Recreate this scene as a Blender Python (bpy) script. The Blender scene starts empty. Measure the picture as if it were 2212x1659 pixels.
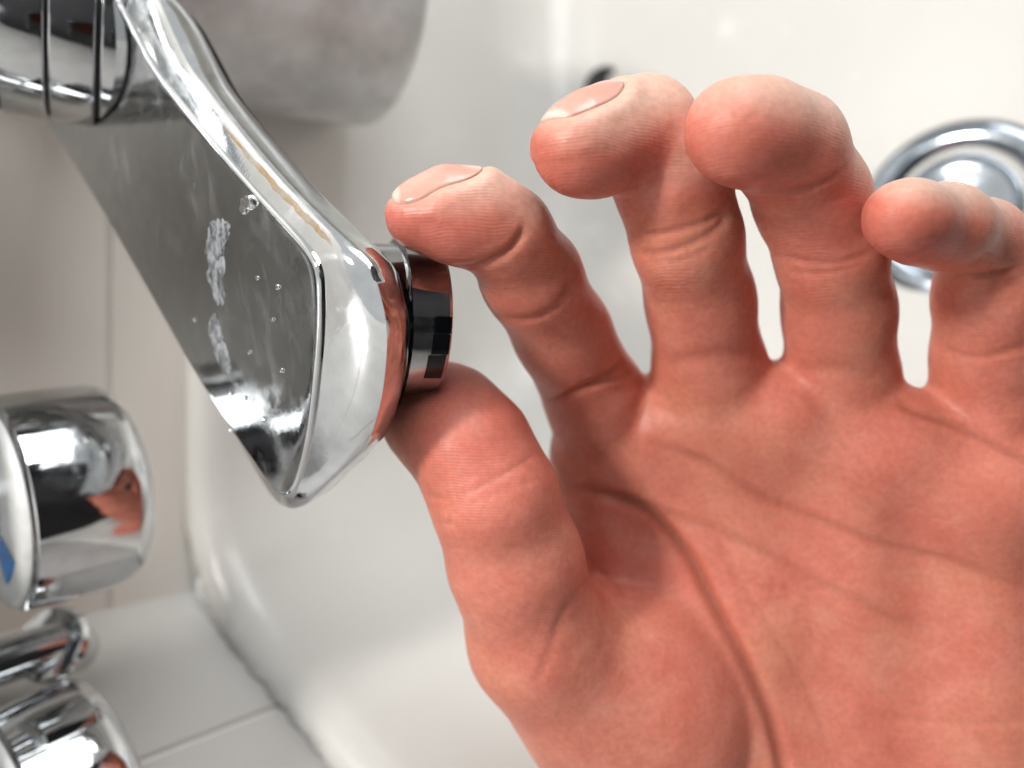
import bpy, bmesh, math, random
import numpy as np
from mathutils import Vector, Matrix
random.seed(7); np.random.seed(7)

# ------------------------------------------------------------------ frame of reference
# Everything is laid out in centimetres in a frame (x, y, z) whose vertical is UP below;
# W() turns it into world metres with Z up.
EV = np.array([.8, 0, .6]); YV = np.array([0, 1., 0]); UP = np.array([-.6, 0, .8])
LIFT = 0.60
def W(p):
    p = np.asarray(p, dtype=np.float64)
    return np.stack([p @ EV, p @ YV, p @ UP], -1) * .01 + np.array([0, 0, LIFT])
def DW(v):
    v = np.asarray(v, dtype=np.float64)
    return np.array([v @ EV, v @ YV, v @ UP])
def fromEYU(e, y, u): return e * EV + y * YV + u * UP
F = 1703.0
def hp(px, py, d):                      # a landmark at distance d
    return np.array([(px - 1106) / F * d, (829.5 - py) / F * d, -d])
def nrm(v):
    v = np.asarray(v, dtype=np.float64); return v / np.linalg.norm(v)

sc = bpy.context.scene
C = sc.collection
# ------------------------------------------------------------------ camera
cam = bpy.data.cameras.new('camera'); co = bpy.data.objects.new('camera', cam); C.objects.link(co)
cam.sensor_width = 36; cam.lens = 18 / math.tan(math.radians(33)); cam.clip_start = .002; cam.clip_end = 20
R = np.stack([DW((1, 0, 0)), DW((0, 1, 0)), DW((0, 0, 1))], 1)
m4 = Matrix([list(R[i]) + [W((0, 0, 0))[i]] for i in range(3)] + [[0, 0, 0, 1]])
co.matrix_world = m4
cam.dof.use_dof = True; cam.dof.focus_distance = .1275; cam.dof.aperture_fstop = 9.0
sc.camera = co
# ------------------------------------------------------------------ light
w = bpy.data.worlds.new('World'); sc.world = w; w.use_nodes = True
bg = w.node_tree.nodes['Background']; bg.inputs[0].default_value = (.80, .82, .82, 1); bg.inputs[1].default_value = .85
def area(name, pos, target, size, energy, col, sy=None):
    l = bpy.data.lights.new(name, 'AREA'); o = bpy.data.objects.new(name, l); C.objects.link(o)
    l.energy = energy; l.color = col; l.size = size
    if sy: l.shape = 'RECTANGLE'; l.size_y = sy
    p = Vector(W(pos)); t = Vector(W(target)); o.location = p
    o.rotation_euler = (t - p).to_track_quat('-Z', 'Y').to_euler()
    return o
area('ceiling_lamp', np.array([-72, 36, 62.]), (2, 0, -16), .13, 9.6, (1, .95, .88))
area('wall_fill_light', np.array([22, 80, 22.]), (-8, 0, -28), .7, 12.5, (.96, .98, .98), .9)  # soft fill added to brighten the back wall, not a real window
sc.view_settings.view_transform = 'Standard'; sc.view_settings.look = 'None'
sc.view_settings.exposure = .15; sc.view_settings.gamma = 1
sc.cycles.use_denoising = True
try: sc.cycles.denoiser = 'OPENIMAGEDENOISE'
except Exception: pass
sc.cycles.max_bounces = 7; sc.cycles.adaptive_threshold = .04; sc.cycles.caustics_reflective = False

# ------------------------------------------------------------------ helpers
def make(name, verts, faces, mat, parent=None, smooth=True, sharp=None):
    """verts in the layout frame (cm); the object's origin sits at its centre"""
    wv = W(verts); c = wv.mean(0)
    me = bpy.data.meshes.new(name)
    me.from_pydata((wv - c).tolist(), [], [list(map(int, f)) for f in faces]); me.update()
    o = bpy.data.objects.new(name, me); C.objects.link(o)
    if parent is None: o.location = c
    else:
        o.parent = parent; o.location = Vector(c) - Vector(parent['_w'])
    o['_w'] = list(map(float, c))
    me.materials.append(mat)
    if smooth:
        me.polygons.foreach_set('use_smooth', [True] * len(me.polygons))
        if sharp: 
            try: me.set_sharp_from_angle(angle=math.radians(sharp))
            except Exception: pass
    return o
def empty(name, pos):
    o = bpy.data.objects.new(name, None); C.objects.link(o); c = W(pos); o.location = c; o['_w'] = list(map(float, c))
    o.empty_display_size = .01
    return o
def tag(o, label=None, cat=None, group=None, kind=None):
    if label: o['label'] = label
    if cat: o['category'] = cat
    if group: o['group'] = group
    if kind: o['kind'] = kind
    return o
def basis(axis, up=(0, 1, 0)):
    a = nrm(axis); u = np.asarray(up, float); u = nrm(u - a * (u @ a)); return a, u, np.cross(a, u)
def lathe(c, axis, prof, n=72, up=(0, 1, 0), closed=True):
    """prof: list of (t along axis, radius) -> verts, faces"""
    a, u, v = basis(axis, up); V = []; Fc = []
    th = np.linspace(0, 2 * np.pi, n, endpoint=False)
    for t, r in prof:
        V.append(np.asarray(c) + a * t + r * (np.cos(th)[:, None] * u + np.sin(th)[:, None] * v))
    V = np.concatenate(V); k = len(prof)
    for i in range(k - 1):
        for j in range(n):
            j2 = (j + 1) % n
            Fc.append((i * n + j, i * n + j2, (i + 1) * n + j2, (i + 1) * n + j))
    if closed:
        Fc.append(tuple(range(n - 1, -1, -1))); Fc.append(tuple((k - 1) * n + j for j in range(n)))
    return V, Fc
def arcprof(t0, t1, r, b, n=6):
    """cylinder profile t0..t1 radius r with rounded ends b"""
    P = [(t0, 0.01)]
    for i in range(n + 1):
        q = math.pi / 2 * i / n; P.append((t0 + b - b * math.cos(q), r - b + b * math.sin(q)))
    for i in range(n + 1):
        q = math.pi / 2 * i / n; P.append((t1 - b + b * math.sin(q), r - b + b * math.cos(q)))
    P.append((t1, 0.01)); return P

# ---- implicit surfaces -> quads (surface nets in a narrow band)
def smin(a, b, k):
    h = np.clip(.5 + .5 * (b - a) / k, 0, 1); return b + (a - b) * h - k * h * (1 - h)
def smax(a, b, k): return -smin(-a, -b, k)
def nets(f, lo, hi, h, B=6, margin=1.4):
    lo = np.asarray(lo, float); hi = np.asarray(hi, float)
    nb = np.ceil((hi - lo) / (h * B)).astype(int); n = nb * B
    ci = np.stack(np.meshgrid(*[np.arange(k) for k in nb], indexing='ij'), -1).reshape(-1, 3)
    cc = lo + (ci * B + (B - 1) / 2) * h
    fc = f(cc)
    G = np.repeat(np.repeat(np.repeat(np.sign(fc).reshape(nb).astype(np.float32), B, 0), B, 1), B, 2)
    act = np.abs(fc) < B * h * .87 * margin
    off = np.stack(np.meshgrid(*[np.arange(B)] * 3, indexing='ij'), -1).reshape(-1, 3)
    idx = (ci[act][:, None, :] * B + off[None]).reshape(-1, 3)
    vals = np.empty(len(idx), np.float32)
    for s in range(0, len(idx), 400000):
        vals[s:s + 400000] = f((lo + idx[s:s + 400000] * h).astype(np.float32))
    G[idx[:, 0], idx[:, 1], idx[:, 2]] = vals
    S = G < 0
    c8 = [S[i:n[0] - 1 + i, j:n[1] - 1 + j, k:n[2] - 1 + k] for i in (0, 1) for j in (0, 1) for k in (0, 1)]
    cnt = sum(x.astype(np.int8) for x in c8)
    cell = np.argwhere((cnt > 0) & (cnt < 8))
    num = -np.ones(n - 1, np.int64); num[cell[:, 0], cell[:, 1], cell[:, 2]] = np.arange(len(cell))
    P = np.zeros((len(cell), 3)); K = np.zeros(len(cell))
    cor = [(i, j, k) for i in (0, 1) for j in (0, 1) for k in (0, 1)]
    gv = {c: G[cell[:, 0] + c[0], cell[:, 1] + c[1], cell[:, 2] + c[2]] for c in cor}
    for a in cor:
        for ax in range(3):
            if a[ax] == 0:
                b = list(a); b[ax] = 1; b = tuple(b)
                va, vb = gv[a], gv[b]; m = (va < 0) != (vb < 0)
                t = np.where(m, va / np.where(m, va - vb, 1), 0)
                pt = np.array(a, float)[None].repeat(len(cell), 0); pt[:, ax] += t
                P[m] += pt[m]; K[m] += 1
    P = lo + (cell + P / K[:, None]) * h
    Q = []
    for ax in range(3):
        o = [(1, 2), (2, 0), (0, 1)][ax]
        sl0 = [slice(None)] * 3; sl1 = [slice(None)] * 3
        sl0[ax] = slice(0, n[ax] - 1); sl1[ax] = slice(1, n[ax])
        A = S[tuple(sl0)]; Bb = S[tuple(sl1)]
        e = np.argwhere(A != Bb)
        ok = (e[:, o[0]] > 0) & (e[:, o[1]] > 0) & (e[:, o[0]] < n[o[0]] - 1) & (e[:, o[1]] < n[o[1]] - 1)
        e = e[ok]
        def at(d0, d1):
            q = e.copy(); q[:, o[0]] -= d0; q[:, o[1]] -= d1; return num[q[:, 0], q[:, 1], q[:, 2]]
        q = np.stack([at(1, 1), at(0, 1), at(0, 0), at(1, 0)], 1)
        fl = ~A[e[:, 0], e[:, 1], e[:, 2]]
        q[fl] = q[fl][:, ::-1]; Q.append(q)
    return P, np.concatenate(Q)
def grad(f, P, e=.02):
    g = np.zeros_like(P)
    for k in ((1, -1, -1), (-1, -1, 1), (-1, 1, -1), (1, 1, 1)):
        k = np.array(k, P.dtype); g += k * f(P + k * P.dtype.type(e))[:, None]
    return g / (4 * e)
def snap(f, P, it=2):
    for _ in range(it):
        g = grad(f, P); P = P - f(P)[:, None] * g / np.maximum((g * g).sum(1), .05)[:, None]
    return P
def cap(p, a, b, r1, r2):
    a = a.astype(p.dtype); ba = (b - a).astype(p.dtype); q = p - a; t = np.clip((q @ ba) / (ba @ ba), 0, 1)
    q -= t[:, None] * ba
    return np.sqrt(np.einsum('ij,ij->i', q, q)) - (p.dtype.type(r1) + p.dtype.type(r2 - r1) * t)
def ell(p, c, rad, ax=None):
    q = p - c
    if ax is not None: q = q @ np.asarray(ax).T
    rad = np.asarray(rad, float)
    k0 = np.linalg.norm(q / rad, axis=1); k1 = np.linalg.norm(q / rad ** 2, axis=1)
    return k0 * (k0 - 1) / np.maximum(k1, 1e-6)

# ------------------------------------------------------------------ materials
def mat(name):
    m = bpy.data.materials.new(name); m.use_nodes = True
    nt = m.node_tree; return m, nt, nt.nodes['Principled BSDF']
def N(nt, t, **kw):
    n = nt.nodes.new(t)
    for k, v in kw.items():
        if k in n.inputs: n.inputs[k].default_value = v
        else: setattr(n, k, v)
    return n
def ramp(nt, stops):
    r = nt.nodes.new('ShaderNodeValToRGB'); e = r.color_ramp.elements
    while len(e) < len(stops): e.new(.5)
    for el, (p, c) in zip(e, stops):
        el.position = p; el.color = c if len(c) == 4 else (*c, 1)
    return r
def mixc(nt, blend='MIX', fac=1.0):
    n = nt.nodes.new('ShaderNodeMix'); n.data_type = 'RGBA'; n.blend_type = blend; n.inputs[0].default_value = fac; return n

def chrome(name, col=(.62, .63, .64), rough=.04, spots=.0, scale=900):
    m, nt, b = mat(name); L = nt.links
    b.inputs['Metallic'].default_value = 1
    tc = N(nt, 'ShaderNodeTexCoord')
    n1 = N(nt, 'ShaderNodeTexNoise', Scale=scale * .12, Detail=6.0, Roughness=.65); L.new(tc.outputs['Object'], n1.inputs['Vector'])
    r1 = ramp(nt, [(.48, (rough,) * 3), (.72, (rough + .10 + spots * .25,) * 3)]); L.new(n1.outputs['Fac'], r1.inputs[0])
    L.new(r1.outputs[0], b.inputs['Roughness'])
    n2 = N(nt, 'ShaderNodeTexNoise', Scale=scale * .3, Detail=4.0); L.new(tc.outputs['Object'], n2.inputs['Vector'])
    r2 = ramp(nt, [(.35, tuple(c * .88 for c in col)), (.75, col)]); L.new(n2.outputs['Fac'], r2.inputs[0])
    L.new(r2.outputs[0], b.inputs['Base Color'])
    if spots > .5:      # dried water film
        mp = N(nt, 'ShaderNodeMapping'); mp.inputs['Scale'].default_value = (1.0, .28, 1.0); L.new(tc.outputs['Object'], mp.inputs['Vector'])
        n5 = N(nt, 'ShaderNodeTexNoise', Scale=330.0, Detail=7.0, Roughness=.7); L.new(mp.outputs[0], n5.inputs['Vector'])
        n6 = N(nt, 'ShaderNodeTexNoise', Scale=70.0, Detail=2.0); L.new(tc.outputs['Object'], n6.inputs['Vector'])
        ml = N(nt, 'ShaderNodeMath', operation='MULTIPLY'); L.new(n5.outputs['Fac'], ml.inputs[0]); L.new(n6.outputs['Fac'], ml.inputs[1])
        r5 = ramp(nt, [(.30, (1, 1, 1)), (.46, (.88, .88, .88))]); L.new(ml.outputs[0], r5.inputs[0]); L.new(r5.outputs[0], b.inputs['Metallic'])
    bp = N(nt, 'ShaderNodeBump', Strength=.04 + spots * .1, Distance=.0004); L.new(n1.outputs['Fac'], bp.inputs['Height'])
    L.new(bp.outputs[0], b.inputs['Normal'])
    return m
M_chrome = chrome('chrome')
M_drain = chrome('blue_grey_chrome', col=(.32, .355, .40), rough=.12)
M_spot = chrome('water_marked_chrome', rough=.05, spots=.6)
def stained():
    m, nt, b = mat('stained_dull_metal'); L = nt.links; b.inputs['Metallic'].default_value = .35
    tc = N(nt, 'ShaderNodeTexCoord')
    n1 = N(nt, 'ShaderNodeTexNoise', Scale=38.0, Detail=7.0, Roughness=.62); L.new(tc.outputs['Object'], n1.inputs['Vector'])
    r1 = ramp(nt, [(.36, (.46, .465, .46)), (.52, (.62, .63, .63)), (.66, (.74, .76, .76))]); L.new(n1.outputs['Fac'], r1.inputs[0]); L.new(r1.outputs[0], b.inputs['Base Color'])
    r2 = ramp(nt, [(.35, (.34,) * 3), (.65, (.52,) * 3)]); L.new(n1.outputs['Fac'], r2.inputs[0]); L.new(r2.outputs[0], b.inputs['Roughness'])
    return m
M_dull = stained()

def enamel():
    m, nt, b = mat('white_tub_enamel'); L = nt.links
    tc = N(nt, 'ShaderNodeTexCoord')
    n1 = N(nt, 'ShaderNodeTexNoise', Scale=9.0, Detail=3.0); L.new(tc.outputs['Object'], n1.inputs['Vector'])
    r = ramp(nt, [(.3, (.585, .578, .556)), (.7, (.615, .608, .588))]); L.new(n1.outputs['Fac'], r.inputs[0])
    n2 = N(nt, 'ShaderNodeTexNoise', Scale=46.0, Detail=6.0, Roughness=.62); L.new(tc.outputs['Object'], n2.inputs['Vector'])
    r2 = ramp(nt, [(.60, (0, 0, 0)), (.72, (.55, .55, .55))]); L.new(n2.outputs['Fac'], r2.inputs[0])      # dried soap marks
    mx = mixc(nt); mx.inputs[7].default_value = (.72, .72, .70, 1); L.new(r2.outputs[0], mx.inputs[0]); L.new(r.outputs[0], mx.inputs[6])
    L.new(mx.outputs[2], b.inputs['Base Color']); b.inputs['Roughness'].default_value = .24; b.inputs['Specular IOR Level'].default_value = .4
    return m
M_tub = enamel()
def ceramic(name, col, rough=.25):
    m, nt, b = mat(name); L = nt.links
    tc = N(nt, 'ShaderNodeTexCoord')
    n1 = N(nt, 'ShaderNodeTexNoise', Scale=14.0, Detail=5.0); L.new(tc.outputs['Object'], n1.inputs['Vector'])
    r = ramp(nt, [(.3, tuple(c * .93 for c in col)), (.7, col)]); L.new(n1.outputs['Fac'], r.inputs[0])
    L.new(r.outputs[0], b.inputs['Base Color']); b.inputs['Roughness'].default_value = rough
    return m
M_tile = ceramic('beige_wall_tile', (.76, .725, .675))
M_tile2 = ceramic('grey_wall_tile', (.50, .495, .485))
M_grout = ceramic('grout', (.62, .60, .57), .8)
def plain(name, col, rough=.4, metal=0, **kw):
    m, nt, b = mat(name); L = nt.links
    tc = N(nt, 'ShaderNodeTexCoord'); n1 = N(nt, 'ShaderNodeTexNoise', Scale=300.0, Detail=3.0); L.new(tc.outputs['Object'], n1.inputs['Vector'])
    r = ramp(nt, [(.3, tuple(c * .85 for c in col)), (.7, col)]); L.new(n1.outputs['Fac'], r.inputs[0])
    L.new(r.outputs[0], b.inputs['Base Color'])
    b.inputs['Roughness'].default_value = rough; b.inputs['Metallic'].default_value = metal
    for k, v in kw.items(): b.inputs[k].default_value = v
    return m
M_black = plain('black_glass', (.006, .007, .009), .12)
M_seam = plain('dark_seam', (.01, .01, .011), .5)
M_white = plain('white_plastic', (.72, .73, .72), .3)
M_blue = plain('blue_reflection', (.02, .22, .62), .35)  # blue, green and orange paint reflections of bottles on the knob caps
M_green = plain('green_reflection', (.0, .22, .13), .35)
M_orange = plain('orange_reflection', (.75, .22, .02), .35)
M_ring = plain('clear_grey_plastic', (.62, .64, .62), .15, **{'Transmission Weight': .5})
def water():
    m, nt, b = mat('water_drop'); b.inputs['Base Color'].default_value = (1, 1, 1, 1)
    b.inputs['Transmission Weight'].default_value = 1; b.inputs['IOR'].default_value = 1.33; b.inputs['Roughness'].default_value = .02
    return m
M_water = water()

def skin():
    m, nt, b = mat('skin'); L = nt.links
    tc = N(nt, 'ShaderNodeTexCoord')
    at = N(nt, 'ShaderNodeAttribute', attribute_name='tone')
    sep = N(nt, 'ShaderNodeSeparateColor'); L.new(at.outputs['Color'], sep.inputs[0])
    n1 = N(nt, 'ShaderNodeTexNoise', Scale=105.0, Detail=5.0, Roughness=.6); L.new(tc.outputs['Object'], n1.inputs['Vector'])
    r1 = ramp(nt, [(.26, (.58, .182, .127)), (.5, (.655, .228, .165)), (.72, (.71, .285, .213))]); L.new(n1.outputs['Fac'], r1.inputs[0])
    n7 = N(nt, 'ShaderNodeTexNoise', Scale=48.0, Detail=3.0); L.new(tc.outputs['Object'], n7.inputs['Vector'])
    r7 = ramp(nt, [(.34, (1.0, .93, .95)), (.5, (1, 1, 1)), (.66, (1.0, 1.06, 1.0))]); L.new(n7.outputs['Fac'], r7.inputs[0])
    mo = mixc(nt, 'MULTIPLY', 1.0); L.new(r1.outputs[0], mo.inputs[6]); L.new(r7.outputs[0], mo.inputs[7])
    # redder finger pads (R), darker creases (G), paler dorsal skin (B)
    red = mixc(nt); red.inputs[7].default_value = (.56, .15, .115, 1); L.new(sep.outputs[0], red.inputs[0]); L.new(mo.outputs[2], red.inputs[6])
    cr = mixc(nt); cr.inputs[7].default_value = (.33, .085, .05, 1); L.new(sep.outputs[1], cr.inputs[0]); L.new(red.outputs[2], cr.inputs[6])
    dr = mixc(nt); dr.inputs[7].default_value = (.60, .41, .33, 1); L.new(sep.outputs[2], dr.inputs[0]); L.new(cr.outputs[2], dr.inputs[6])
    n3 = N(nt, 'ShaderNodeTexNoise', Scale=900.0, Detail=3.0); L.new(tc.outputs['Object'], n3.inputs['Vector'])
    r3 = ramp(nt, [(.3, (.90, .88, .87)), (.7, (1.05, 1.05, 1.05))]); L.new(n3.outputs['Fac'], r3.inputs[0])
    mu = mixc(nt, 'MULTIPLY', 1.0); L.new(dr.outputs[2], mu.inputs[6]); L.new(r3.outputs[0], mu.inputs[7])
    L.new(mu.outputs[2], b.inputs['Base Color'])
    b.inputs['Subsurface Weight'].default_value = .5
    b.inputs['Subsurface Radius'].default_value = (1, .32, .18); b.inputs['Subsurface Scale'].default_value = .0032
    b.inputs['Specular IOR Level'].default_value = .34
    rr = ramp(nt, [(.3, (.36,) * 3), (.7, (.52,) * 3)]); L.new(n1.outputs['Fac'], rr.inputs[0]); L.new(rr.outputs[0], b.inputs['Roughness'])
    # friction ridges + fine skin cells
    wv = N(nt, 'ShaderNodeTexWave', Scale=620.0, Distortion=9.0, Detail=1.0); wv.inputs['Detail Scale'].default_value = .22
    wv.bands_direction = 'Y'; L.new(tc.outputs['Object'], wv.inputs['Vector'])
    vo = N(nt, 'ShaderNodeTexVoronoi', Scale=900.0); vo.feature = 'DISTANCE_TO_EDGE'; L.new(tc.outputs['Object'], vo.inputs['Vector'])
    n4 = N(nt, 'ShaderNodeTexNoise', Scale=420.0, Detail=5.0); L.new(tc.outputs['Object'], n4.inputs['Vector'])
    b1 = N(nt, 'ShaderNodeBump', Strength=.09, Distance=.0004); L.new(wv.outputs['Fac'], b1.inputs['Height'])
    b2 = N(nt, 'ShaderNodeBump', Strength=.10, Distance=.0004); L.new(vo.outputs['Distance'], b2.inputs['Height']); L.new(b1.outputs[0], b2.inputs['Normal'])
    b3 = N(nt, 'ShaderNodeBump', Strength=.22, Distance=.0006); L.new(n4.outputs['Fac'], b3.inputs['Height']); L.new(b2.outputs[0], b3.inputs['Normal'])
    L.new(b3.outputs[0], b.inputs['Normal'])
    return m
M_skin = skin()
def nailm():
    m, nt, b = mat('fingernail'); L = nt.links
    tc = N(nt, 'ShaderNodeTexCoord')
    n1 = N(nt, 'ShaderNodeTexNoise', Scale=120.0, Detail=3.0); L.new(tc.outputs['Object'], n1.inputs['Vector'])
    r1 = ramp(nt, [(.3, (.54, .27, .21)), (.7, (.60, .33, .27))]); L.new(n1.outputs['Fac'], r1.inputs[0]); na = N(nt, 'ShaderNodeAttribute', attribute_name='edge'); nm = mixc(nt); nm.inputs[7].default_value = (.72, .56, .48, 1)
    L.new(na.outputs['Fac'], nm.inputs[0]); L.new(r1.outputs[0], nm.inputs[6]); L.new(nm.outputs[2], b.inputs['Base Color'])
    b.inputs['Roughness'].default_value = .24; b.inputs['Subsurface Weight'].default_value = .3
    b.inputs['Subsurface Radius'].default_value = (1, .4, .25); b.inputs['Subsurface Scale'].default_value = .0015
    return m
M_nail = nailm()

# ------------------------------------------------------------------ the tub and the tiled corner
RIM = -14.3; FLOOR = -33.6
dn = nrm([.457, .89])
def cavity(q, o=0.0):
    e, y, u = q[:, 0], q[:, 1], q[:, 2]
    dep = np.maximum(RIM - u, -2)
    d1 = (-23.3 + .02 * dep - e)
    d2 = -((e + 23.6) * dn[0] + (y + 6.2) * dn[1]) + .25 * dep
    fl = FLOOR + .72 * np.logaddexp(0, (3.5 - y) / 2.5) * 2.5
    d3 = (fl - u) * .82
    d4 = e - 36; d5 = y - 44
    return smax(smax(smax(smax(d1, d2, 3.5), d3, 4.0), d4, 6), d5, 6)
def tubf(q):
    c = cavity(q); return np.maximum(smax(q[:, 2] - RIM, -c, 1.0), c - 1.15)
P, Q = nets(tubf, (-27, -48, -38), (40, 48, -12), .5, B=6, margin=1.8)
P = snap(tubf, P, 1)
tub = make('bathtub', P[:, :1] * EV + P[:, 1:2] * YV + P[:, 2:] * UP, Q, M_tub)
tag(tub, 'white glossy bathtub basin with sloping sides and soft moulded corners', 'bathtub')

def slab(name, o, a, b, n, la, lb, t, mt, parent=None, bev=.06):
    """rounded-edge slab: corner o, edges a*la and b*lb, thickness t along n (from the plane down)"""
    o = np.asarray(o, float); V = []; 
    for (k, s) in ((-t, 0), (-bev, 0), (0, bev)):
        for (i, j) in ((0, 0), (1, 0), (1, 1), (0, 1)):
            V.append(o + a * (i * la + (s if i == 0 else -s)) + b * (j * lb + (s if j == 0 else -s)) + n * k)
    Fc = [(3, 2, 1, 0), (8, 9, 10, 11)]
    for l in (0, 4):
        for j in range(4): Fc.append((l + j, l + (j + 1) % 4, l + 4 + (j + 1) % 4, l + 4 + j))
    return make(name, V, Fc, mt, parent, smooth=False)
# back wall (plane e = -24.45), then the end wall standing along the diagonal rim
ewall = -24.32
wb = slab('wall_back', fromEYU(ewall - .05, -7.5, RIM - .6), YV, UP, EV, 62, 62, 1.0, M_grout)
tag(wb, 'beige tiled wall behind the tub', None, kind='structure')
y0 = -7.4; us = [RIM - .3, -11.85, -3.8]
for (u0, u1, mt) in ((RIM - .5, -11.97, M_tile), (-11.83, 1.6, M_tile), (1.74, 15.6, M_tile), (15.74, 31, M_tile)):
    for k in range(3):
        slab('tile', fromEYU(ewall, y0 + k * 20.2, u0), YV, UP, EV, 20.0, u1 - u0, .5, mt, wb)
dd = nrm(np.array([.89, -.457])); DD = dd[0] * EV + dd[1] * YV; DN = dn[0] * EV + dn[1] * YV
o_end = fromEYU(-24.4, -6.85, RIM - .5)
we = slab('wall_end', o_end - DN * .12 - UP * .1, DD, UP, DN, 70, 62, 1.0, M_grout)
tag(we, 'grey tiled wall at the end of the tub', None, kind='structure')
for i in range(4):
    for j in range(4):
        slab('tile', o_end + DD * (i * 15.2 - (9.4 if i else 0)) + UP * (j * 15.2), DD, UP, DN, 15.0 - (9.4 if i == 0 else 0), 15.0, .5, M_tile2, we)

# drain in the tub floor
dc = fromEYU(0, 0, 0)
pr_ = hp(2073, 454, 1.0); tq = np.linspace(20, 50, 6000); qq = np.outer(tq, pr_)
pd = qq[np.argmax(cavity(np.stack([qq @ EV, qq @ YV, qq @ UP], 1)) > 0)]; dE, dY = pd @ EV, pd @ YV; dR = 204 / F * -pd[2] / 3.5
def floor_u(e, y):
    us_ = np.linspace(-37, -20, 1200); q = np.stack([np.full(1200, e), np.full(1200, y), us_], 1)
    s = cavity(q) < 0; return us_[np.argmax(s)]
fu = floor_u(dE, dY)
dcen = fromEYU(dE, dY, fu)
gq = np.array([[dE, dY, fu]]); gd = -grad(cavity, gq, .3)[0]; DAX = nrm(fromEYU(*gd))
def dlathe(pf): return lathe(dcen, DAX, [(a, b * dR) for a, b in pf], closed=False)
make('drain_flange', *dlathe([(-.3, 3.45), (.05, 3.5), (.22, 3.42), (.36, 3.15), (.36, 2.75), (.22, 2.45), (-.15, 2.3), (-.4, 2.28)]), M_drain, tub)
make('drain_well', *dlathe([(-.32, 2.6), (-.3, .01)]), M_seam, tub)
make('drain_plug', *dlathe([(.0, 1.98), (.25, 2.05), (.40, 2.02), (.44, 1.9), (.30, 1.4), (.18, .8), (.14, .01)]), M_drain, tub)
# small overflow ring low on the back wall
po = hp(1312, 196, 1.0); 
for t in np.linspace(30, 50, 2000):
    if cavity(np.array([[po @ EV * t, po @ YV * t, po @ UP * t]]))[0] > 0: break
oc = po * t
V, Fc = lathe(oc, UP * .8 + EV * .6, [(-.3, 1.15), (.15, 1.15), (.25, 1.0), (.2, .8), (-.1, .7)], closed=False); make('overflow_ring', V, Fc, M_seam, tub)
V, Fc = lathe(oc, UP * .8 + EV * .6, [(.02, .8), (.03, .01)], closed=False); make('overflow_hole', V, Fc, M_seam, tub)

# ------------------------------------------------------------------ the mixer tap
tap = empty('bath_mixer_tap', fromEYU(-22, 2, -6))
tag(tap, 'chrome bath mixer tap with flat water-spotted spout and round knobs', 'tap')
n_top = nrm([-.71, -.165, .68]); p_top = np.array([-2.93, 1.62, -12.0]); H = 1.41
def on_plane(px, py, off):
    r = hp(px, py, 1.0); return r * ((p_top @ n_top - off) / (r @ n_top))
top_px = [(196, -40), (350, 175), (470, 322), (560, 425), (630, 500), (668, 545), (686, 585), (691, 640), (690, 720), (681, 830), (668, 930), (650, 1010), (632, 1058), (612, 1074), (588, 1062), (548, 1004), (480, 905), (400, 775), (300, 597), (200, 425), (112, 285), (60, 200), (60, 120)]
bot_px = [(375, -40), (545, 180), (655, 308), (742, 400), (814, 468), (868, 518), (902, 560), (922, 620), (936, 692), (932, 780), (914, 870), (880, 948), (822, 1005), (768, 1052), (716, 1070), (672, 1046), (606, 930), (530, 800), (440, 630), (350, 460), (260, 290), (180, 200), (180, 120)]
def spline(pts, n):
    pts = np.asarray(pts, float); k = len(pts); out = []
    d = np.linalg.norm(np.roll(pts, -1, 0) - pts, axis=1)
    for i in range(k):
        p0, p1, p2, p3 = pts[(i - 1) % k], pts[i], pts[(i + 1) % k], pts[(i + 2) % k]
        for t in np.linspace(0, 1, n, endpoint=False):
            out.append(.5 * ((2 * p1) + (p2 - p0) * t + (2 * p0 - 5 * p1 + 4 * p2 - p3) * t * t + (3 * p1 - p0 - 3 * p2 + p3) * t ** 3))
    return np.array(out)
T0 = spline([on_plane(x, y, 0) for x, y in top_px], 8)
B0 = spline([on_plane(x, y, H) for x, y in bot_px], 8)
cT = T0.mean(0); cB = B0.mean(0)
def inset(L, d, nn):
    tg = np.roll(L, -1, 0) - np.roll(L, 1, 0); tg /= np.linalg.norm(tg, axis=1)[:, None]
    o = np.cross(nn, tg); 
    if ((L + o - L.mean(0)) ** 2).sum() > ((L - L.mean(0)) ** 2).sum(): o = -o
    for _ in range(6): o = (np.roll(o, 1, 0) + o + np.roll(o, -1, 0)) / 3
    return L + o * d
rings = []
rb = .10
rings += [cT + (T0 - cT) * q for q in (.02, .5, .8, .93)]
for i in range(6):
    q = math.pi / 2 * i / 5; rings.append(inset(T0, rb * (1 - math.sin(q)), n_top) - n_top * rb * (1 - math.cos(q)))
s0 = rings[-1]
rB = .90
s1 = inset(B0, 0, n_top) + n_top * rB
for t in np.linspace(0, 1, 10)[1:-1]:
    bulge = .13 * math.sin(math.pi * t); rings.append(inset(s0 * (1 - t) + s1 * t, -bulge, n_top))
for i in range(6):
    q = math.pi / 2 * i / 5; rings.append(inset(B0, rB * (1 - math.cos(q)), n_top) + n_top * rB * (1 - math.sin(q)))
rings.append(inset(B0, .5, n_top))
n = len(T0); V = np.concatenate(rings); Fc = []
for i in range(len(rings) - 1):
    for j in range(n):
        j2 = (j + 1) % n; Fc.append((i * n + j, (i + 1) * n + j, (i + 1) * n + j2, i * n + j2))
Fc.append(tuple(range(n))); Fc.append(tuple((len(rings) - 1) * n + j for j in range(n - 1, -1, -1)))
spout = make('spout', V, Fc, M_spot, tap, sharp=50)

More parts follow.
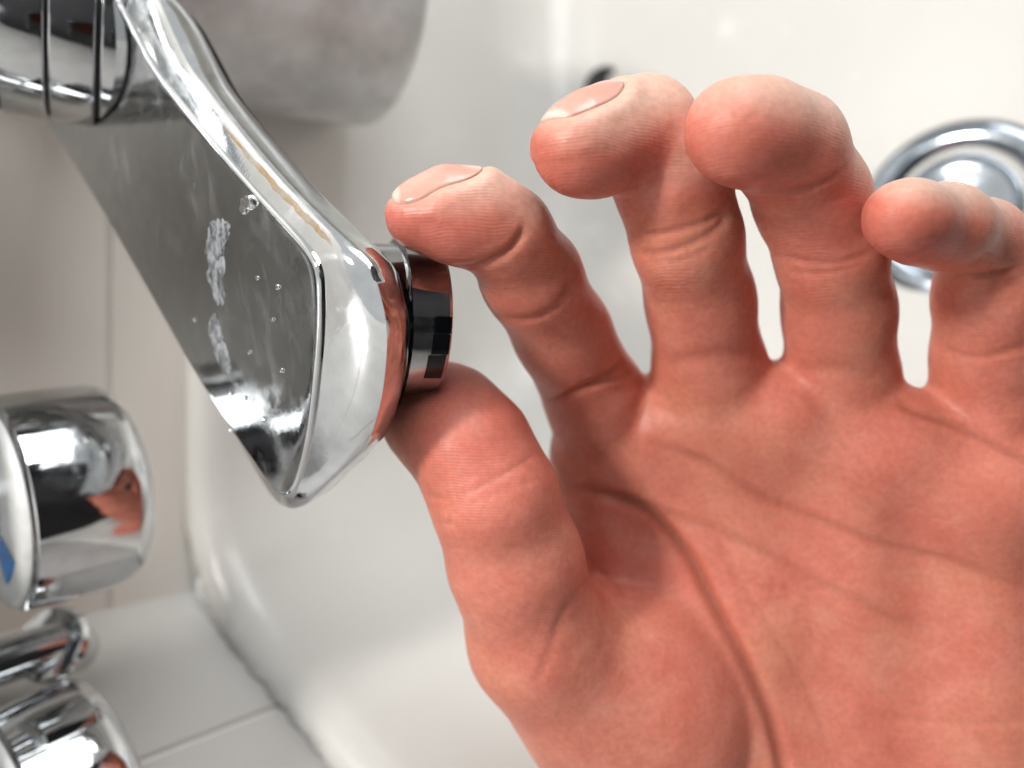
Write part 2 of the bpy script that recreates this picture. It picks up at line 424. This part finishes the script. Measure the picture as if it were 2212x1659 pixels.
M_rust = plain('brown_water_stain', (.40, .22, .05), .35)
_nt = M_rust.node_tree; _n = N(_nt, 'ShaderNodeTexNoise', Scale=160.0, Detail=5.0); _t = N(_nt, 'ShaderNodeTexCoord'); _nt.links.new(_t.outputs['Object'], _n.inputs['Vector'])
_r = ramp(_nt, [(.38, (.02,) * 3), (.68, (.60,) * 3)]); _nt.links.new(_n.outputs['Fac'], _r.inputs[0]); _nt.links.new(_r.outputs[0], _nt.nodes['Principled BSDF'].inputs['Alpha'])
V = []; Fc = []; js = list(range(14, 42)); k = len(js)
for q in (-1, -.4, .4, 1):
    for i_, j_ in enumerate(js):
        t_ = 12.0 + (.75 + .35 * math.sin(i_ * 1.7) * math.sin(i_ * .63 + q)) * q * math.sin(math.pi * (i_ + .6) / (k + .2)) ** .6; a_ = int(t_); f_ = t_ - a_
        p_ = rings[a_][j_] * (1 - f_) + rings[a_ + 1][j_] * f_
        tg_ = nrm(rings[a_][j_ + 1] - rings[a_][j_ - 1]); nn_ = nrm(np.cross(tg_, rings[a_ + 1][j_] - rings[a_][j_])); nn_ = nn_ if nn_ @ (p_ - (cT + cB) / 2) > 0 else -nn_
        V.append(p_ + nn_ * (.006 if abs(q) < 1 else .001))
for a_ in range(3):
    for b_ in range(k - 1): Fc.append((a_ * k + b_, a_ * k + b_ + 1, (a_ + 1) * k + b_ + 1, (a_ + 1) * k + b_))
make('water_stain', V, Fc, M_rust, spout)
M_scale = plain('limescale', (.42, .45, .49), .22)
_nt = M_scale.node_tree; _n = N(_nt, 'ShaderNodeTexNoise', Scale=520.0, Detail=8.0, Roughness=.7); _t = N(_nt, 'ShaderNodeTexCoord'); _nt.links.new(_t.outputs['Object'], _n.inputs['Vector'])
_r = ramp(_nt, [(.40, (.12,) * 3), (.60, (.85,) * 3)]); _nt.links.new(_n.outputs['Fac'], _r.inputs[0]); _nt.links.new(_r.outputs[0], _nt.nodes['Principled BSDF'].inputs['Alpha'])
rj = np.random.RandomState(3)
def film(name, pts, h, mt):
    L_ = spline([on_plane(x, y, 0) for x, y in pts], 6); L_ = L_ + (rj.normal(size=L_.shape) * .016 if mt is M_scale else 0); L_ -= np.outer((L_ - p_top) @ n_top, n_top); c = L_.mean(0); k = len(L_); V = []; Fc = []
    for q, hh in ((1, .003), (.9, h * .7), (.6, h), (.25, h * .9)): V += list(c + (L_ - c) * q + n_top * hh)
    for i in range(3):
        for j in range(k): Fc.append((i * k + j, i * k + (j + 1) % k, (i + 1) * k + (j + 1) % k, (i + 1) * k + j))
    Fc.append(tuple(3 * k + j for j in range(k)))
    return make(name, V, Fc, mt, spout)
film('limescale_streak', [(452, 482), (466, 474), (490, 476), (497, 490), (492, 520), (484, 548), (487, 580), (481, 612), (487, 640), (480, 658), (466, 652), (457, 622), (447, 600), (450, 570), (444, 545), (448, 512)], .018, M_scale)
film('limescale_streak', [(455, 690), (464, 676), (474, 700), (482, 730), (494, 762), (498, 800), (484, 806), (470, 780), (460, 745), (450, 720)], .010, M_scale)
rd = random.Random(4)
for (x, y, q) in [(541, 437, 15), (528, 452, 8), (600, 620, 5), (556, 600, 4), (420, 690, 4), (500, 850, 5), (530, 860, 4), (610, 800, 4), (590, 690, 4), (572, 905, 5), (540, 760, 4), (500, 930, 4)]:
    film('water_drop', [(x + q * math.cos(t) * (.8 + .4 * rd.random()), y + 1.3 * q * math.sin(t) * (.8 + .4 * rd.random())) for t in np.linspace(0, 2 * math.pi, 7)[:-1]], q * .006, M_water)

# aerator held by the fingers
aA = nrm([.93, .0, -.37]); cA = hp(846, 686, 14.2); rA = 1.43
prof = [(-.6, .3), (-.6, rA - .14), (-.02, rA - .12), (0.0, rA - .06), (.03, rA), (.2, rA), (.34, rA), (.50, rA), (.66, rA - .005), (.72, rA - .04), (.74, rA - .10), (.745, rA - .3)]
V, Fc = lathe(cA, aA, prof, n=160, closed=False)
aer = make('aerator', V, Fc, M_spot, tap, sharp=14)
V, Fc = lathe(cA + aA * .70, aA, [(.04, rA - .22), (.05, rA - .5), (.02, .01)], n=96, closed=False); make('aerator_insert', V, Fc, M_seam, aer)
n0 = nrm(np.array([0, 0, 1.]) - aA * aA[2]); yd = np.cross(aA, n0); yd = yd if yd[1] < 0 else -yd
for (p0, p1, t0, t1) in ((3, 14.4, .40, .70), (15, 29.4, .37, .69), (30, 50, .33, .66)):  # black pads stand in for the phone's reflection on the aerator
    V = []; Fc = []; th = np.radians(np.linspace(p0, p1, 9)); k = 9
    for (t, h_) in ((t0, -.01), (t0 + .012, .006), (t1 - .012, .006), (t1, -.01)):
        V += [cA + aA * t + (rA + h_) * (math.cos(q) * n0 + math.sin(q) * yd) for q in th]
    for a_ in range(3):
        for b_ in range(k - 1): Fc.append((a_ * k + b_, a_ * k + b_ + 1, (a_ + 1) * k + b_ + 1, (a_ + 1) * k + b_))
    make('phone_reflection', V, Fc, M_black, aer, sharp=30)

# upright column on the spout, three chrome sleeves with dark seams
aB = nrm([-.885, .03, .46]); cB0 = hp(222, 62, 17.6); rBd = 2.15
def seg(name, t0, t1, r, mt, parent, c=cB0, a=aB, b=.06):
    V, Fc = lathe(c, a, arcprof(t0, t1, r, b), n=96, closed=False); return make(name, V, Fc, mt, parent, sharp=35)
colm = seg('column', -.9, .02, rBd - .06, M_chrome, tap)
seg('seam', .02, .10, rBd - .1, M_seam, tap)
seg('sleeve', .10, .95, rBd, M_chrome, tap)
seg('seam', .95, 1.0, rBd - .1, M_seam, tap)
seg('sleeve', 1.0, 1.84, rBd + .02, M_chrome, tap)
seg('seam', 1.84, 1.9, rBd - .1, M_seam, tap)
seg('sleeve', 1.9, 5.2, rBd, M_chrome, tap)
# horizontal mixer bar that carries column and knobs (beyond the left edge)
def knob(c, a, r, L, mk):
    h = make('handle', *lathe(c, a, [(-.42, .01), (-.42, r * .80), (-.38, r * .88), (-.26, r * .945), (-.08, r * .985), (.12, r), (L * .6, r), (L - .08, r * .985), (L, r * .95), (L + .02, r * .90), (L + .02, r * .8)], n=96, closed=False), M_chrome, tap, sharp=40)
    make('cap', *lathe(c, a, [(L - .02, r * .92), (L + .10, r * .90), (L + .16, r * .80), (L + .2, .01)], n=96, closed=False), M_white, h)
    make('stem', *lathe(c, a, [(L + .1, .9), (L + 6, .9)], n=32, closed=False), M_chrome, h)
    aa, u, v = basis(a)
    for (th0, th1, r0, r1, m_) in mk:  # coloured patches painted as reflections of bottles in the cap
        th = np.radians(np.linspace(th0, th1, 14)); V = []; Fc = []
        for hgt in (L + .12, L + .215):
            for rr in (r0, r1): V += [c + aa * (hgt - .035 * (rr / r) ** 2) + r * rr * (math.cos(t) * u + math.sin(t) * v) for t in th]
        k = len(th)
        for j in range(k - 1):
            Fc += [(2 * k + j, 2 * k + j + 1, 3 * k + j + 1, 3 * k + j), (k + j, k + j + 1, 3 * k + j + 1, 3 * k + j), (j, j + 1, 2 * k + j + 1, 2 * k + j)]
        make('bottle_reflection', V, Fc, m_, h, smooth=False)
    return h
n1 = nrm([-.66, -.11, .74])
k1 = knob(hp(213, 1048, 19.4), n1, 2.50, 2.20, [(-34, 2, .42, .74, M_green), (206, 236, .40, .72, M_blue)])
k2 = knob(hp(210, 1690, 19.0), nrm([-.66, -.20, .72]), 2.6, 1.75, [(-9, 9, .66, .86, M_orange), (-24, -9, .54, .72, M_orange)])
db = hp(118, 1392, 19.6)
dv = make('diverter_button', *lathe(db, nrm([-.05, .42, .9]), [(-1.0, .6), (-.2, .72), (-.05, .88), (.12, .92), (.24, .84), (.28, .5), (.29, .01)], n=64, closed=False), M_chrome, tap, sharp=40)
make('stem', *lathe(db, n1, [(-.3, .55), (5, .55)], n=32, closed=False), M_chrome, dv)
barc = hp(213, 1048, 19.4) + n1 * 7.4
make('mixer_bar', *lathe(barc, (0, 1, 0), arcprof(-9.5, 17.5, 2.0, .4), n=64, up=(1, 0, 0), closed=False), M_chrome, tap, sharp=40)

# ------------------------------------------------------------------ dull cylinder hanging behind the spout
aC = nrm([.80, .05, -.52]); cC = hp(815, -6, 27.5); rC = 4.35
cyl = make('metal_tumbler', *lathe(cC, aC, [(-13, .01), (-13, rC - .3), (-12.7, rC)] + [(-10 + i, rC) for i in range(9)] + [(-.6, rC), (-.25, rC - .05), (-.05, rC - .16), (.03, rC - .35), (.0, rC - .6), (-.3, rC - .8), (-.35, .01)], n=96, closed=False), M_dull, sharp=40)
tag(cyl, 'dull stained grey metal cylinder behind the chrome spout', 'cylinder')

# ------------------------------------------------------------------ phone that takes the picture, mirrored in the chrome
def rbox(lo, hi, r, b=.25, n=8):
    lo = np.array(lo, float); hi = np.array(hi, float); ring = []
    for (cx, cy, a0) in ((hi[0] - r, hi[1] - r, 0), (lo[0] + r, hi[1] - r, 90), (lo[0] + r, lo[1] + r, 180), (hi[0] - r, lo[1] + r, 270)):
        for i in range(n + 1):
            t = math.radians(a0 + 90 * i / n); ring.append((cx, cy, math.cos(t), math.sin(t)))
    V = []; lv = [(lo[2], r - b), (lo[2] + b * .3, r - b * .3), (lo[2] + b, r), (hi[2] - b, r), (hi[2] - b * .3, r - b * .3), (hi[2], r - b)]
    for z, rr in lv: V += [(cx + c * rr, cy + s * rr, z) for cx, cy, c, s in ring]
    k = len(ring); Fc = [tuple(range(k - 1, -1, -1)), tuple(range((len(lv) - 1) * k, len(lv) * k))]
    for i in range(len(lv) - 1):
        for j in range(k): Fc.append((i * k + j, i * k + (j + 1) % k, (i + 1) * k + (j + 1) % k, (i + 1) * k + j))
    return V, Fc
ph = make('smartphone', *rbox((-2.0, -7.0, .35), (13.2, .5, 1.15), .9), M_black, sharp=40)
tag(ph, 'black smartphone seen only as a dark reflection in the chrome', 'phone')

# ------------------------------------------------------------------ the hand
def rp(wpx, d): return wpx / F * d
def chain(js):  # (px, py, depth, half width px)
    return [(hp(x, y, d), rp(r, d)) for x, y, d, r in js]
index = chain([(1326, 990, 17.7, 118), (1284, 855, 16.8, 106), (1215, 720, 15.5, 102), (1148, 600, 14.2, 106), (1092, 505, 13.25, 98), (1030, 468, 12.95, 98), (965, 461, 12.85, 88), (907, 466, 12.8, 76)])
middle = chain([(1545, 960, 17.0, 130), (1532, 800, 16.2, 118), (1512, 650, 15.2, 112), (1482, 515, 14.1, 115), (1450, 390, 13.6, 120), (1393, 283, 13.3, 110), (1325, 296, 12.85, 107), (1262, 318, 12.5, 100), (1250, 322, 12.45, 96)])
ring = chain([(1815, 985, 16.8, 135), (1815, 820, 16.0, 116), (1810, 670, 15.1, 112), (1794, 545, 14.2, 112), (1753, 430, 13.6, 116), (1702, 322, 12.7, 116), (1640, 288, 12.2, 110), (1590, 283, 11.95, 112)])
pinky = chain([(2110, 1060, 16.2, 135), (2125, 900, 15.7, 116), (2130, 760, 15.1, 104), (2132, 640, 14.5, 103), (2118, 520, 13.9, 84), (2040, 490, 13.0, 88), (1965, 474, 12.3, 80), (1942, 470, 12.1, 76)])
thumb = chain([(1330, 1545, 17.0, 200), (1168, 1380, 15.6, 152), (1112, 1210, 14.8, 140), (1068, 1075, 14.3, 133), (1018, 968, 14.4, 125), (966, 912, 14.9, 120), (934, 893, 15.1, 112)])
def fing(p, ch, k=.28):
    d = None
    for (a, ra), (b, rb_) in zip(ch[:-1], ch[1:]):
        c = cap(p, a, b, ra, rb_); d = c if d is None else smin(d, c, k)
    return d
wr = [hp(1560, 2050, 18.4), hp(1700, 2080, 18.2), hp(1850, 2080, 18.0), hp(2000, 2040, 17.8)]
mc = [(index[0], wr[0]), (middle[0], wr[1]), (ring[0], wr[2]), (pinky[0], wr[3])]
thenar = (hp(1420, 1480, 17.0), (1.85, 2.6, 1.95))
hypo = (hp(2110, 1560, 17.0), (1.9, 3.2, 1.5))
rot = lambda deg: np.array([[math.cos(math.radians(deg)), math.sin(math.radians(deg)), 0], [-math.sin(math.radians(deg)), math.cos(math.radians(deg)), 0], [0, 0, 1]])
pads = [(hp(1460, 915, 16.8), .70), (hp(1680, 905, 16.1), .85), (hp(1930, 960, 15.7), .9), (hp(2110, 1060, 15.5), .95)]
def palm(p):
    d = None
    for (a, ra), b in mc:
        c = cap(p, a, b, ra, 1.75); d = c if d is None else smin(d, c, .9)
    for c_, r in pads: d = smin(d, np.linalg.norm(p - c_, axis=1) - r, .9)
    d = smin(d, ell(p, hypo[0], hypo[1], rot(8)), .9)
    d = smax(d, -(np.linalg.norm(p - hp(1580, 1240, 13.2), axis=1) - 3.0), 1.0)
    # arm beyond the wrist
    d = smin(d, cap(p, hp(1780, 2080, 18.2), hp(1900, 2900, 20), 2.5, 2.9), 1.2)
    return d
def thumbf(p):
    d = fing(p, thumb, .35)
    return smin(d, ell(p, thenar[0], thenar[1], rot(28)), .9)
def pad(p, c, r): return np.linalg.norm(p - c, axis=1) - r
def handf(p):
    pl = palm(p)
    d = smin(pl, thumbf(p), .55)
    for ch, pd_ in ((index, hp(985, 500, 12.8)), (middle, hp(1300, 345, 12.55)), (ring, hp(1610, 320, 12.0)), (pinky, hp(1985, 500, 12.65))):
        g = smin(fing(p, ch), pad(p, pd_, .47), .35)
        d = smin(d, smin(pl, g, .45), .02 + .55 * np.exp(-np.maximum(pl, 0) / .5))
    return np.maximum(d, -15.4 - p[:, 1])
lo = np.array([-3.6, -16.0, -20.4]); hi = np.array([12.4, 6.2, -9.6])
P, Q = nets(handf, lo, hi, .07, B=6, margin=1.3)
P = snap(handf, P, 1)
P = P.astype(np.float64)
for _ in range(7):                      # relax sharp seams where limbs meet
    acc = np.zeros_like(P); cn = np.zeros(len(P))
    for c0_, c1_ in ((0, 1), (1, 2), (2, 3), (3, 0)):
        for a_, b_ in ((c0_, c1_), (c1_, c0_)):
            for ax in range(3): acc[:, ax] += np.bincount(Q[:, a_], P[Q[:, b_], ax], len(P))
            cn += np.bincount(Q[:, a_], minlength=len(P))
    P = P * .45 + .55 * acc / np.maximum(cn, 1)[:, None]
P = P.astype(np.float64)
G = grad(handf, P); NRM = G / np.linalg.norm(G, axis=1)[:, None]
px = 1106 + F * P[:, 0] / -P[:, 2]; py = 829.5 - F * P[:, 1] / -P[:, 2]; dep = -P[:, 2]
view = -P / np.linalg.norm(P, axis=1)[:, None]; face = np.clip((NRM * view).sum(1) * 1.9 - .22, 0, 1)
def pdist(poly):
    poly = spline_open(poly); d = np.full(len(P), 1e9); tt = np.zeros(len(P)); L = len(poly) - 1
    for i, (a, b) in enumerate(zip(poly[:-1], poly[1:])):
        ab = b - a; t = np.clip(((px - a[0]) * ab[0] + (py - a[1]) * ab[1]) / (ab @ ab), 0, 1)
        q = np.hypot(px - a[0] - t * ab[0], py - a[1] - t * ab[1]); m = q < d; d[m] = q[m]; tt[m] = (i + t[m]) / L
    return d / F * dep, tt
def spline_open(pts, n=6):
    pts = np.asarray(pts, float)
    if len(pts) < 3: return pts
    out = []; k = len(pts)
    for i in range(k - 1):
        p0, p1, p2, p3 = pts[max(i - 1, 0)], pts[i], pts[i + 1], pts[min(i + 2, k - 1)]
        for t in np.linspace(0, 1, n, endpoint=False):
            out.append(.5 * ((2 * p1) + (p2 - p0) * t + (2 * p0 - 5 * p1 + 4 * p2 - p3) * t * t + (3 * p1 - p0 - 3 * p2 + p3) * t ** 3))
    out.append(pts[-1]); return np.array(out)
disp = np.zeros(len(P)); crease = np.zeros(len(P))
# (polyline, width cm, depth cm, colour, nearest, farthest)
LINES = [
    ([(1215, 1052), (1330, 1072), (1415, 1112), (1490, 1205), (1555, 1330), (1615, 1440), (1665, 1560), (1692, 1680), (1700, 1800)], .12, .17, 1.1, 14.6, 18),   # life line
    ([(1330, 1072), (1500, 1128), (1640, 1185), (1780, 1262), (1920, 1330), (2010, 1370)], .10, .055, .35, 14.6, 18),                                       # head line
    ([(1400, 960), (1520, 995), (1615, 1055), (1750, 1115), (1900, 1172), (2060, 1215), (2240, 1285)], .10, .06, .42, 14, 18),                               # heart line
    ([(1530, 1120), (1600, 1260), (1690, 1400), (1760, 1530), (1800, 1660)], .09, .03, .18, 14.6, 18),
    ([(1268, 1190), (1284, 1225), (1250, 1275), (1212, 1330), (1180, 1420), (1150, 1490)], .07, .025, .35, 13, 17),                                           # thumb fold
    ([(1284, 1225), (1330, 1262), (1350, 1290)], .05, .05, .4, 13, 17),
    ([(1000, 1068), (1055, 1040), (1110, 1010), (1165, 975)], .035, .03, .35, 12, 15),                                                                        # thumb joint
    ([(1010, 1090), (1080, 1062), (1160, 1035)], .03, .015, .15, 12, 15),
    ([(905, 1052), (925, 1068), (960, 1075)], .04, .05, .2, 12, 15.5), ([(930, 1120), (952, 1130), (985, 1130)], .04, .04, .15, 12, 15.5), ([(950, 1180), (975, 1186), (1000, 1180)], .04, .04, .1, 12, 15.5),
    ([(1160, 872), (1230, 850), (1300, 818), (1350, 780)], .07, .09, .75, 13.5, 17), ([(1270, 838), (1330, 818), (1385, 795)], .05, .05, .4, 13.5, 17),         # index base
    ([(1040, 672), (1100, 690), (1160, 686), (1210, 650), (1245, 590)], .07, .07, .6, 12, 16),                                                                # index PIP
    ([(950, 580), (1010, 578), (1065, 560), (1110, 530), (1132, 490)], .055, .10, .7, 11, 14.6),                                                              # index DIP
    ([(1375, 545), (1430, 545), (1495, 525), (1545, 495), (1575, 460)], .06, .06, .5, 12, 16), ([(1388, 505), (1450, 500), (1520, 480), (1565, 455)], .05, .05, .4, 12, 16), ([(1400, 560), (1470, 560), (1540, 530)], .05, .03, .3, 12, 16),
    ([(1310, 425), (1360, 402), (1420, 375), (1470, 345), (1490, 325)], .055, .10, .6, 12.7, 14.6),                                                             # middle DIP
    ([(1560, 392), (1620, 408), (1690, 412), (1760, 400), (1815, 370), (1830, 345)], .055, .055, .5, 10, 15),                                                 # ring DIP
    ([(1690, 556), (1760, 566), (1830, 562), (1890, 540)], .05, .04, .4, 12, 16), ([(1700, 585), (1770, 590), (1850, 575)], .05, .03, .25, 12, 16),
    ([(1905, 560), (1990, 585), (2060, 592), (2130, 594), (2205, 575)], .05, .09, .6, 11, 16),                                                               # pinky DIP
    ([(2030, 745), (2100, 770), (2170, 760), (2230, 740)], .06, .04, .4, 12, 17),
    ([(1935, 870), (1990, 895), (2080, 925), (2160, 965), (2240, 1010)], .08, .08, .6, 13, 18),                                                              # pinky base
    ([(1430, 790), (1520, 770), (1620, 765), (1680, 785)], .12, .04, .25, 13, 18), ([(1700, 800), (1800, 795), (1900, 815)], .12, .04, .25, 13, 18),
    ([(1880, 1545), (2050, 1560), (2230, 1555)], .06, .02, .15, 14, 18),
]
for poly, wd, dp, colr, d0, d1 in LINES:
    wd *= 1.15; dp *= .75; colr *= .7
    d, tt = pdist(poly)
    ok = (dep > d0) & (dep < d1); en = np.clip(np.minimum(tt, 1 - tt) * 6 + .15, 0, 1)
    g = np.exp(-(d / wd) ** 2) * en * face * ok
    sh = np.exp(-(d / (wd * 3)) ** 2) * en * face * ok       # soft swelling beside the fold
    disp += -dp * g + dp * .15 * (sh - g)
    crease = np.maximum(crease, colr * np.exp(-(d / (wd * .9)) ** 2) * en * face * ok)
# cheap lumpy relief
def vnoise(p, s, seed):
    r = np.random.RandomState(seed); o = np.zeros(len(p))
    for _ in range(7):
        k = r.normal(size=3) * s; o += np.sin(p @ k + r.uniform(0, 6.28))
    return o / 7
disp += .010 * vnoise(P, 2.2, 1) + .005 * vnoise(P, 6, 2) + .003 * vnoise(P, 14, 3)
P0 = P.copy(); P = P + NRM * disp[:, None]
# colouring: redder pads
red = np.zeros(len(P))
for ch, s in ((index, .75), (middle, .70), (ring, .8), (pinky, .85)):
    tip = ch[-1][0] * .6 + ch[-2][0] * .4; red = np.maximum(red, s * np.exp(-(np.linalg.norm(P - tip, axis=1) / 1.35) ** 4))
red = np.maximum(red, .8 * np.exp(-(np.linalg.norm(P - hp(985, 905, 13.2), axis=1) / 1.7) ** 3))
red = np.maximum(red, .30 * np.exp(-(np.hypot(px - 2150, py - 1120) / 260) ** 2) * face)
red = np.clip(red * (.85 + .5 * vnoise(P, 3.5, 9)), 0, 1)
# dorsal nail axes
nails = []
def nail_frame(ch, ang, yaw=0):
    tip = ch[-1][0]; a = nrm(ch[-1][0] - ch[-3][0]); b = np.array([yaw, math.cos(math.radians(ang)), math.sin(math.radians(ang))]); b = nrm(b - a * (a @ b)); return tip, a, b, np.cross(a, b), ch[-1][1]
NF = [nail_frame(index, 18), nail_frame(middle, 10)]
pale = np.zeros(len(P))
for ch, ang, yw in ((index, 30, .2), (middle, 20, .5), (ring, 12, .9), (pinky, 15, .3), (thumb, -70, 0)):
    tip, a, b, c, r = nail_frame(ch, ang, yw)
    q = P - tip; near = np.exp(-(np.linalg.norm(q + a * 1.0, axis=1) / 2.2) ** 4)
    pale = np.maximum(pale, near * np.clip(((NRM @ b) - .25) * 1.6, 0, 1) * .9)
red *= (1 - pale)
# soft groove round each nail
for (tip, a, b, c, r) in NF:
    q = P0 - tip; A_, B_, C_ = q @ a, q @ b, q @ c
    ex = (np.abs(A_ + .27) / .72) ** 2.6 + (np.abs(C_) / .54) ** 2.6
    rr = ex ** (1 / 2.6); on = (B_ > 0)
    g = np.exp(-((rr - 1.03) / .10) ** 2) * on
    P = P - NRM * (.020 * g + .06 * np.clip((1.06 - rr) * 8, 0, 1) * on)[:, None]
    P = P + NRM * (.030 * np.exp(-((rr - 1.28) / .16) ** 2) * on)[:, None]
    crease = np.maximum(crease, .12 * g)
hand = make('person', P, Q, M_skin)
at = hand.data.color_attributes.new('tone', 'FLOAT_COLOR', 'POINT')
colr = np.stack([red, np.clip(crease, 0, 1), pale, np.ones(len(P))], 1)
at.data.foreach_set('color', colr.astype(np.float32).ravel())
tag(hand, 'bare left hand, palm open, pinching the chrome nozzle between thumb and index finger', 'person')
for (tip, a, b, c, r) in NF:
    def nf(p, tip=tip, a=a, b=b, c=c):
        q = p - tip; A_, B_, C_ = q @ a, q @ b, q @ c
        rr = ((np.abs(A_ + .27) / .72) ** 2.6 + (np.abs(C_) / .54) ** 2.6) ** (1 / 2.6)
        d = handf(p) + .016 - .050 * np.clip(1 - rr, 0, 1)
        return np.maximum(np.maximum(np.abs(d + .025) - .030, (rr - 1) * .55), -B_)
    V, Fc = nets(nf, tip - a * .5 - 1.25, tip - a * .5 + 1.25, .03, B=6, margin=2.5)
    no = make('fingernail', V, Fc, M_nail, hand)
    A_ = (V - tip) @ a; C_ = (V - tip) @ c
    eg = np.clip((A_ - .30) / .08, 0, 1) * .8 + .55 * np.clip(1 - np.hypot((A_ + .95) / .36, C_ / .36), 0, .5) * 2
    no.data.attributes.new('edge', 'FLOAT', 'POINT').data.foreach_set('value', np.clip(eg, 0, 1).astype(np.float32))

# dark sweater of the person (mirrored in the chrome) and its sleeve, enlarged to block room light
def swf(q):
    A = lambda e, y, u: np.array([e, y, u], float)
    c0 = np.array([6., -3, 25.]); c0 = A(c0 @ EV, c0 @ YV, c0 @ UP)
    d = ell(q, c0 + A(6, -2, -14), (14, 27, 34), np.array([[.94, 0, -.34], [0, 1, 0], [.34, 0, .94]]))
    d = smin(d, np.linalg.norm(q - c0 - A(4, 4, 22), axis=1) - 11, 3)
    d = smin(d, cap(q, c0 + A(2, 20, 2), c0 + A(-6, 26, -26), 7, 5), 4)
    d = smin(d, cap(q, c0 + A(4, -20, 6), A(24, -44, -10), 7.5, 5.5), 4)
    fa = hp(1845, 2560, 19.1); fa = A(fa @ EV, fa @ YV, fa @ UP)
    return smin(d, cap(q, A(24, -44, -10), fa, 5.5, 3.6), 3)
V, Fc = nets(swf, (-14, -56, -40), (66, 26, 72), 1.1, B=6, margin=1.8)
make('sweater', V[:, :1] * EV + V[:, 1:2] * YV + V[:, 2:] * UP, Fc, plain('dark_knit', (.018, .019, .024), .85), hand)

for o in list(bpy.data.objects):
    if '_w' in o: del o['_w']
